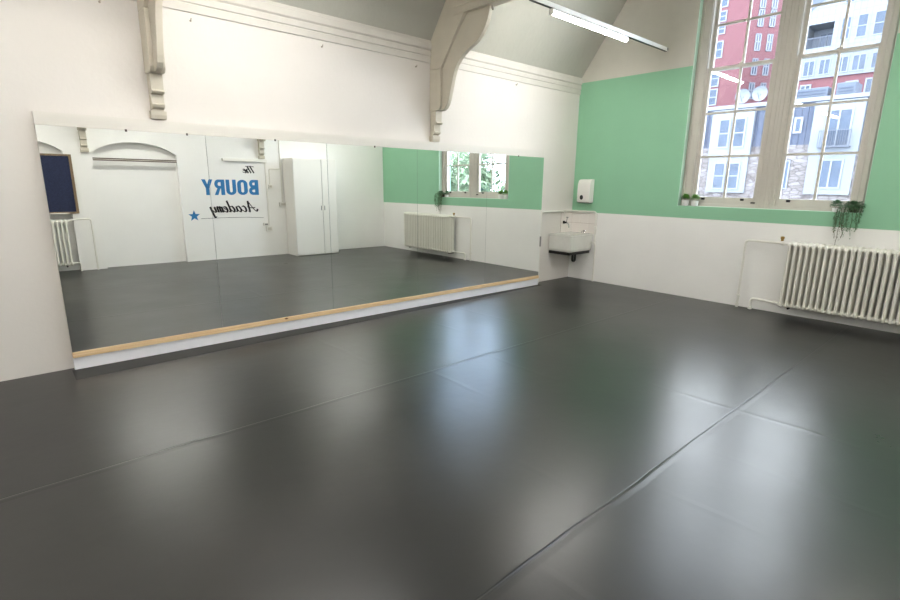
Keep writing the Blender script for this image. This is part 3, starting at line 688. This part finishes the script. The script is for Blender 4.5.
# ------------------------------------------------------------------ painted sign on the opposite wall
def text_mesh(body, size_y, size_z, y_left, z_base, name, m, parent, offset=0.0, depth=.002):
    cu = bpy.data.curves.new(name, 'FONT'); cu.body = body; cu.size = 1; cu.offset = offset
    to = bpy.data.objects.new(name, cu); COL.objects.link(to)
    bpy.context.view_layer.update()
    dg = bpy.context.evaluated_depsgraph_get(); me = bpy.data.meshes.new_from_object(to.evaluated_get(dg)); bpy.data.objects.remove(to)
    xs = [v.co.x for v in me.vertices]; zs = [v.co.y for v in me.vertices]; ax, bx_, az, bz = min(xs), max(xs), min(zs), max(zs)
    for v in me.vertices:
        u = (v.co.x - ax) / (bx_ - ax) * size_y; w = (v.co.y - az) / (bz - az) * size_z
        v.co = (RW - depth, y_left - u, z_base + w)
    bmx = bmesh.new(); bmx.from_mesh(me)
    return obj(name, bmx, m, parent)
root = thing('wall_lettering', 'painted wall lettering reading The BOURY Academy in blue and black with a blue star', 'lettering', (RW, -3.8, .84))
# bold letters built one by one: each letter is a part
x = -3.215; Lw = [.205, .215, .205, .205, .215]; gap = .026
def blk(polys, y0, w, nm):
    bm = new_bm()
    for pl in polys: prism(bm, [(y0 - u * w, 1.34 + v * .315) for u, v in pl], RW - .004, RW - .0005, 'x')
    obj(nm, bm, M['sign_blue'], root)
def arc(cx, cy, rx, ry, a0, a1, n=10): return [(cx + rx * math.cos(math.radians(a0 + (a1 - a0) * k / n)), cy + ry * math.sin(math.radians(a0 + (a1 - a0) * k / n))) for k in range(n + 1)]
def band(outer, inner): return [[outer[i], outer[i + 1], inner[i + 1], inner[i]] for i in range(len(outer) - 1)]
S = .37
def letter_B():
    P = [[(0, 0), (S, 0), (S, 1), (0, 1)]]
    for lo, hi, rx in ((0, .53, 1.0), (.47, 1, .95)):
        c = (lo + hi) / 2; ry = (hi - lo) / 2
        o = [(S, lo)] + arc(.62, c, rx - .62, ry, -90, 90) + [(S, hi)]; i = [(S, lo + .18)] + arc(.55, c, rx - .55 - .32, ry - .18, -90, 90) + [(S, hi - .17)]
        P += band(o, i)
    return P
def letter_O():
    o = arc(.5, .72, .5, .28, 0, 180) + arc(.5, .28, .5, .28, 180, 360) + [(1, .72)]; i = arc(.5, .74, .14, .1, 0, 180) + arc(.5, .26, .14, .1, 180, 360) + [(.64, .74)]
    return band(o, i)
def letter_U():
    o = [(0, 1)] + arc(.5, .28, .5, .28, 180, 360) + [(1, 1)]; i = [(.36, 1)] + arc(.5, .27, .14, .1, 180, 360) + [(.64, 1)]
    return band(o, i)
def letter_R():
    o = [(S, .42)] + arc(.6, .71, .38, .29, -90, 90) + [(S, 1)]; i = [(S, .59)] + arc(.52, .71, .14, .12, -90, 90) + [(S, .83)]
    return [[(0, 0), (S, 0), (S, 1), (0, 1)]] + band(o, i) + [[(.42, .44), (.72, .44), (1.02, 0), (.68, 0)]]
def letter_Y(): return [[(.34, 0), (.66, 0), (.66, .45), (.34, .45)], [(0, 1), (.34, 1), (.62, .45), (.34, .45)], [(1, 1), (.66, 1), (.38, .45), (.66, .45)]]
for fn, w, nm in zip((letter_B, letter_O, letter_U, letter_R, letter_Y), Lw, ('letter_b', 'letter_o', 'letter_u', 'letter_r', 'letter_y')):
    blk(fn(), x, w, nm); x -= w + gap
def strokes(segs, y0, z0, sy, sz, r, nm, shear=.25):
    """brush script: u to the reader's right, thick on down strokes"""
    bm = new_bm()
    for s in segs:
        pts = []
        for k in range(len(s) - 1):     # Catmull-Rom
            p0 = s[max(k - 1, 0)]; p1 = s[k]; p2 = s[k + 1]; p3 = s[min(k + 2, len(s) - 1)]
            for q in range(5):
                t = q / 5
                f = lambda a, b_, c, d: .5 * (2 * b_ + (c - a) * t + (2 * a - 5 * b_ + 4 * c - d) * t * t + (3 * b_ - a - 3 * c + d) * t ** 3)
                pts.append((f(p0[0], p1[0], p2[0], p3[0]), f(p0[1], p1[1], p2[1], p3[1])))
        pts.append(s[-1])
        pw = [(y0 - (u + shear * v) * sy, z0 + v * sz) for u, v in pts]
        for a, b in zip(pw, pw[1:]):
            d = Vector((b[0] - a[0], b[1] - a[1])); L = d.length
            if L < 1e-6: continue
            wd = r * (.45 + .75 * max(0, -d.y / L)) if d.y < 0 else r * .5
            nn = Vector((-d.y, d.x)) / L * wd; e = d / L * r * .2
            q = [(a[0] + nn.x - e.x, a[1] + nn.y - e.y), (b[0] + nn.x + e.x, b[1] + nn.y + e.y), (b[0] - nn.x + e.x, b[1] - nn.y + e.y), (a[0] - nn.x - e.x, a[1] - nn.y - e.y)]
            prism(bm, q, RW - .0035, RW - .0008, 'x')
    obj(nm, bm, M['sign_black'], root)
word_the = [[(-.15, .95), (.2, 1.03), (.75, 1.0)], [(.25, 1.0), (.18, .5), (.1, 0)],
            [(.55, 1.0), (.5, .5), (.42, 0)], [(.45, .3), (.62, .58), (.78, .45), (.72, .05), (.85, .02)],
            [(.95, .28), (1.15, .38), (1.12, .58), (.98, .5), (.93, .18), (1.05, 0), (1.3, .15)]]
strokes(word_the, -3.27, 1.80, .19, .135, .013, 'word_the')
A_ = [[(-.1, .25), (.05, .02), (.3, .35), (.62, 1.1)], [(.62, 1.1), (.66, .6), (.68, 0), (.8, .05)], [(.1, .42), (.4, .38), (.8, .5)]]
def c_(o): return [[(o + .38, .5), (o + .25, .6), (o + .08, .4), (o + .08, .1), (o + .22, 0), (o + .42, .18)]]
def a_(o): return [[(o + .4, .52), (o + .2, .58), (o + .04, .25), (o + .15, 0), (o + .33, .2), (o + .42, .55)], [(o + .42, .55), (o + .4, .1), (o + .55, .05)]]
def d_(o): return [[(o + .4, .5), (o + .2, .58), (o + .04, .25), (o + .15, 0), (o + .36, .25)], [(o + .52, 1.15), (o + .44, .5), (o + .44, .05), (o + .58, .06)]]
def e_(o): return [[(o, .22), (o + .28, .35), (o + .3, .55), (o + .14, .5), (o + .06, .2), (o + .18, 0), (o + .4, .15)]]
def m_(o): return [[(o, .5), (o + .06, .5), (o + .04, 0)], [(o + .05, .25), (o + .2, .58), (o + .26, .4), (o + .22, 0)], [(o + .23, .25), (o + .4, .58), (o + .47, .4), (o + .43, .05), (o + .56, .08)]]
def y_(o): return [[(o, .52), (o + .06, .48), (o + .03, .12), (o + .16, .02), (o + .36, .3)], [(o + .42, .55), (o + .36, 0), (o + .26, -.5), (o + .12, -.42)]]
strokes(A_ + c_(.92) + a_(1.4) + d_(2.0) + e_(2.62) + m_(3.05) + y_(3.68), -3.28, .985, .228, .205, .0165, 'word_academy', .2)
# underline swoosh and star
bm = new_bm(); pts = [(-3.15, .845), (-3.5, .865), (-3.9, .872), (-4.3, .868), (-4.44, .865)]
for a, b in zip(pts, pts[1:]): prism(bm, [(a[0], a[1] - .003), (b[0], b[1] - .004), (b[0], b[1] + .004), (a[0], a[1] + .003)], RW - .0033, RW - .0009, 'x')
obj('underline', bm, M['sign_black'], root)
bm = new_bm(); st = []
for k in range(10):
    rr = .115 if k % 2 == 0 else .048; a = PI / 2 + k * PI / 5; st.append((-4.56 - rr * math.cos(a), .925 + rr * math.sin(a)))
prism(bm, st, RW - .004, RW - .0005, 'x'); obj('star', bm, M['sign_blue'], root)

# ------------------------------------------------------------------ outside
GZ = -3.6
bm = new_bm(); box(bm, -70, 90, .36, 110, GZ - .2, GZ); struct('ground', bm, M['asphalt'])
def ext_win(root, x0, x1, z0, z1, y, cols=1, rows=2, fw=.07, out=.03, glass='ext_glass'):
    """window on a face at y looking towards -y"""
    b = new_bm(); box(b, x0, x1, y - out, y + .02, z0, z0 + fw); box(b, x0, x1, y - out, y + .02, z1 - fw, z1)
    box(b, x0, x0 + fw, y - out, y + .02, z0 + fw, z1 - fw); box(b, x1 - fw, x1, y - out, y + .02, z0 + fw, z1 - fw)
    for c in range(1, cols): xx = x0 + (x1 - x0) * c / cols; box(b, xx - fw / 2, xx + fw / 2, y - out, y + .02, z0 + fw, z1 - fw)
    for r in range(1, rows): zz = z0 + (z1 - z0) * (.5 if rows == 2 else r / rows); box(b, x0 + fw, x1 - fw, y - out + .004, y + .015, zz - fw * .4, zz + fw * .4)
    o = obj('window', b, M['ext_frame'], root)
    b = new_bm(); box(b, x0 + fw * .9, x1 - fw * .9, y - .006, y + .01, z0 + fw * .9, z1 - fw * .9); sub('pane', b, M[glass], o)
    return o
# A: stone terrace with slate-coloured top storey
YA = 20
root = thing('stone_house', 'pale rubble-stone house with slate blue top storey and white window bays opposite', 'building', (-3, YA, GZ))
bm = new_bm(); box(bm, -12, 3.2, YA, YA + 6, GZ, 3.45); obj('stone_wall', bm, M['stone'], root)
bm = new_bm(); box(bm, -12, 3.2, YA + .02, YA + 6, 3.45, 5.25)
for k in range(60): box(bm, -12 + k * .25, -11.97 + k * .25, YA - .01, YA + .02, 3.45, 5.2)
obj('slate_storey', bm, M['slate'], root)
bm = new_bm(); box(bm, -12.1, 3.3, YA - .12, YA + 6.1, 5.25, 5.42); obj('roof_edge', bm, M['ext_white_dimmed'], root)
for (x0, x1) in ((-5.98, -4.08), (-1.72, .05), (2.3, 3.1), (-10.3, -8.4)):
    bm = new_bm(); box(bm, x0, x1, YA - .18, YA, 3.05, 5.2); box(bm, x0 + .05, x1 - .05, YA - .1, YA, 1.3, 3.05); obj('bay_surround', bm, M['ext_white_dimmed'], root)
for (a, c, z0, z1, cc) in ((-5.62, -5.08, 3.42, 4.8, 1), (-4.98, -4.38, 3.42, 4.8, 1), (-9.9, -9.4, 3.5, 4.8, 1), (-9.3, -8.8, 3.5, 4.8, 1)):
    ext_win(root, a, c, z0, z1, YA - .19, cc, 2)
for (a, c) in ((-5.65, -5.08), (-5.0, -4.42), (-9.9, -9.4), (-9.3, -8.8)): ext_win(root, a, c, 1.45, 2.75, YA - .11, 1, 2)
ext_win(root, -1.24, -.36, 1.55, 2.8, YA - .11, 2, 1)
ext_win(root, -1.24, -.30, 3.3, 4.85, YA - .19, 2, 1)
ext_win(root, -2.46, -2.12, 3.95, 4.65, YA - .02, 1, 1, .09)
ext_win(root, -2.78, -2.36, 1.5, 2.8, YA - .02, 1, 1, .06)
ext_win(root, -6.62, -6.3, 3.6, 4.7, YA - .02, 1, 1, .09)
bm = new_bm(); box(bm, -1.35, -.2, YA - .5, YA - .46, 3.94, 3.98); box(bm, -1.35, -.2, YA - .5, YA - .18, 3.26, 3.30)
for k in range(15): box(bm, -1.35 + k * .08, -1.33 + k * .08, YA - .5, YA - .47, 3.3, 3.94)
obj('balcony_railing', bm, M['ext_dark'], root)
# roof-top things
def dish(x, z, label):
    r = thing('satellite_dish', label, 'satellite dish', (x, 19.5 + .8, 5.42), 'satellite dishes on the stone house roof')
    b = new_bm(); lathe(b, [(.04, 0), (.18, -.03), (.30, -.09), (.34, -.13), (.33, -.12), (.18, -.02), (.04, .01)], (x, YA + .3, z), 20, 'y'); obj('reflector', b, M['ext_white_dimmed'], r, smooth=True)
    b = new_bm(); tube(b, [(x, YA + .31, 5.42), (x, YA + .31, z)], .03, 6); obj('mast', b, M['ext_grey'], r)
    b = new_bm(); tube(b, [(x, YA + .3, z - .3), (x, YA - .1, z)], .015, 5); obj('feed_arm', b, M['ext_grey'], r)
dish(-4.86, 5.82, 'round white satellite dish on the roof opposite, left of the pair'); dish(-4.12, 5.86, 'round white satellite dish on the roof opposite, right of the pair')
for (x0, x1, z1, lab, y0) in ((-3.1, -1.75, 6.05, 'long grey plant housing on the roof of the stone house', YA + 1.5), (-1.45, -.75, 6.15, 'squarer grey housing on the roof of the stone house', YA + 1.5)):
    r = thing('roof_housing', lab, 'roof housing', ((x0 + x1) / 2, y0 + .6, 5.42)); b = new_bm(); box(b, x0, x1, y0, y0 + 1.2, 5.42, z1); obj('casing', b, M['ext_grey'], r, bevel=.03)
    b = new_bm(); 
    for k in range(4): box(b, x0 + .1, x1 - .1, y0 - .02, y0, 5.5 + k * .13, 5.55 + k * .13)
    obj('louvres', b, M['slate'], r)
# B: white clad block over a red brick storey
YBB = 32
root = thing('white_apartment_block', 'white clad apartment block with recessed balcony above a red brick storey', 'building', (-1, YBB, GZ))
bm = new_bm(); box(bm, -6.45, 12, YBB, YBB + 10, GZ, 8.2); obj('brick_storey', bm, M['brick_red'], root)
bm = new_bm()
bal = (-5.85, -4.45, 9.95, 11.3)
z2 = 9.65
box(bm, -6.45, 12, YBB - .1, YBB + 10, 8.2, z2)
box(bm, -6.45, bal[0], YBB - .3, YBB + 10, z2, 13); box(bm, bal[1], 12, YBB - .3, YBB + 10, z2, 13.2)
box(bm, bal[0], bal[1], YBB - .3, YBB + 10, z2, bal[2]); box(bm, bal[0], bal[1], YBB - .3, YBB + 10, bal[3], 13.2); box(bm, bal[0], bal[1], YBB + 1.3, YBB + 10, bal[2], bal[3])
obj('clad_wall', bm, M['clad'], root)
bm = new_bm(); prism(bm, [(-6.45, 11.2), (-6.2, 11.75), (-4.4, 13.2), (-4.75, 13.5), (-6.8, 12.1), (-6.8, 11.2)], YBB - .34, YBB - .3); obj('gable_edge', bm, M['ext_grey'], root)
ext_win(root, -5.55, -4.7, 10.0, 11.1, YBB + 1.28, 2, 1, .1)
bm = new_bm(); box(bm, -5.85, -4.45, YBB - .3, YBB - .26, 10.5, 10.55)
for k in range(18): box(bm, -5.85 + k * .08, -5.83 + k * .08, YBB - .3, YBB - .27, 9.95, 10.5)
obj('balcony_railing', bm, M['ext_dark'], root)
for (a, c) in ((-4.1, -3.6), (-3.33, -2.8), (-2.55, -1.9), (-1.4, -.8), (0, .6)):
    ext_win(root, a, c, 10.15, 11.42, YBB - .3, 1, 2, .06); ext_win(root, a, c, 12.15, 13.0, YBB - .3, 1, 1, .06)
for (a, c) in ((-5.78, -5.15), (-4.95, -4.35), (-4.1, -3.45), (-3.3, -2.6), (-2.4, -1.8), (-1.5, -.9)):
    ext_win(root, a, c, 8.36, 9.28, YBB - .11, 2, 1, .06)
ext_win(root, -3.45, -2.82, 6.6, 7.85, YBB - .02, 2, 1, .08, .05); ext_win(root, -2.5, -2.1, 6.6, 7.9, YBB - .02, 1, 1, .08, .05); ext_win(root, -5.8, -5.2, 6.7, 7.9, YBB - .02, 2, 1, .08, .05)
# C: red brick tower
YCC = 40
root = thing('red_brick_tower', 'tall red brick tower block with white windows seen through the left window', 'building', (-15, YCC, GZ))
bm = new_bm(); ex, ey = -12.5, YCC; fx, fy = .6 * 9, .8 * 9
prism(bm, [(-24, YCC), (ex, ey), (ex + fx, ey + fy), (-24, ey + fy)], GZ, 17.2, 'z')
obj('tower_wall', bm, M['brick_red'], root)
zl = [8.7, 10.7, 12.6, 14.6, 16.3, 18.3, 20.3]
for z in [8.45, 9.95, 12.2, 14.05, 15.0, 16.1]:
    ext_win(root, -14.95, -14.1, z - .1, z + (.75 if z in (14.05, 15.0) else 1.25), YCC - .02, 1, 2, .09)
    ext_win(root, -17.6, -16.8, z - .1, z + 1.0, YCC - .02, 1, 2, .09)
b = new_bm(); u = Vector((.6, .8, 0)); nrm = Vector((.8, -.6, 0))
def facet_win(s0, s1, z0, z1):
    b = new_bm(); O = Vector((ex, ey, 0))
    def bx2(b, s0, s1, z0, z1, d0, d1):
        vs = []
        for z in (z0, z1):
            for (s, dd) in ((s0, d0), (s1, d0), (s1, d1), (s0, d1)): vs.append(b.verts.new(O + u * s + nrm * dd + Vector((0, 0, z))))
        for f in ((0, 3, 2, 1), (4, 5, 6, 7), (0, 1, 5, 4), (1, 2, 6, 5), (2, 3, 7, 6), (3, 0, 4, 7)): b.faces.new([vs[i] for i in f])
    fw = .08
    bx2(b, s0, s1, z1 - fw, z1, -.02, .05); bx2(b, s0, s1, z0, z0 + fw, -.02, .05); bx2(b, s0, s0 + fw, z0, z1, -.02, .05); bx2(b, s1 - fw, s1, z0, z1, -.02, .05); bx2(b, (s0 + s1) / 2 - fw / 2, (s0 + s1) / 2 + fw / 2, z0, z1, -.02, .05)
    bx2(b, s0, s1, (z0 + z1) / 2, (z0 + z1) / 2 + fw, -.02, .05)
    o = obj('window', b, M['ext_frame'], root)
    b = new_bm(); bx2(b, s0 + fw, s1 - fw, z0 + fw, z1 - fw, -.02, .02); sub('pane', b, M['ext_glass'], o)
for zz in (9.05, 10.9, 12.75, 14.55, 15.9):
    for s in (1.15, 2.15, 3.3, 4.5, 5.7): facet_win(s - .25, s + .25, zz - .35, zz + .95)

# trees to the right, seen only in the mirrors
def tree(x, y, h, label):
    r = thing('street_tree', label, 'tree', (x, y, GZ), 'leafy trees outside seen in the mirrors')
    b = new_bm(); tube(b, [(x, y, GZ), (x + .1, y, GZ + h * .3), (x, y + .1, GZ + h * .55)], .16, 8, radii=[.2, .15, .08]); obj('trunk', b, M['bark'], r, smooth=True)
    b = new_bm(); rr = random.Random(int(x * 10))
    cl = [(x + rr.uniform(-1.6, 1.6), y + rr.uniform(-1.4, 1.4), GZ + h * rr.uniform(.4, .92), rr.uniform(.7, 1.3)) for _ in range(16)]
    for (cx, cy, cz, cr_) in cl:
        for k in range(150):
            d = Vector((rr.gauss(0, 1), rr.gauss(0, 1), rr.gauss(0, 1))).normalized(); p = Vector((cx, cy, cz)) + d * cr_ * rr.uniform(.6, 1)
            leaf(b, p, (d.x + rr.uniform(-.6, .6), d.y + rr.uniform(-.6, .6), d.z - rr.uniform(0, .6)), rr.uniform(.3, .5), rr.uniform(.2, .34))
    obj('crown', b, M['tree_leaf'], r)
for i, (x, y, h, lb) in enumerate(((17.6, 14.4, 7.0, 'leafy tree outside, nearest to the building'), (23.0, 18.2, 7.4, 'leafy tree outside, second in the mirrored row'), (27.8, 21.0, 8.2, 'leafy tree outside, third in the mirrored row, tall crown'), (31.5, 24.6, 8.8, 'leafy tree outside, farthest right of the row'))):
    tree(x, y, h, lb)
for o in bpy.data.objects:
    if 'abs' in o.keys(): del o['abs']
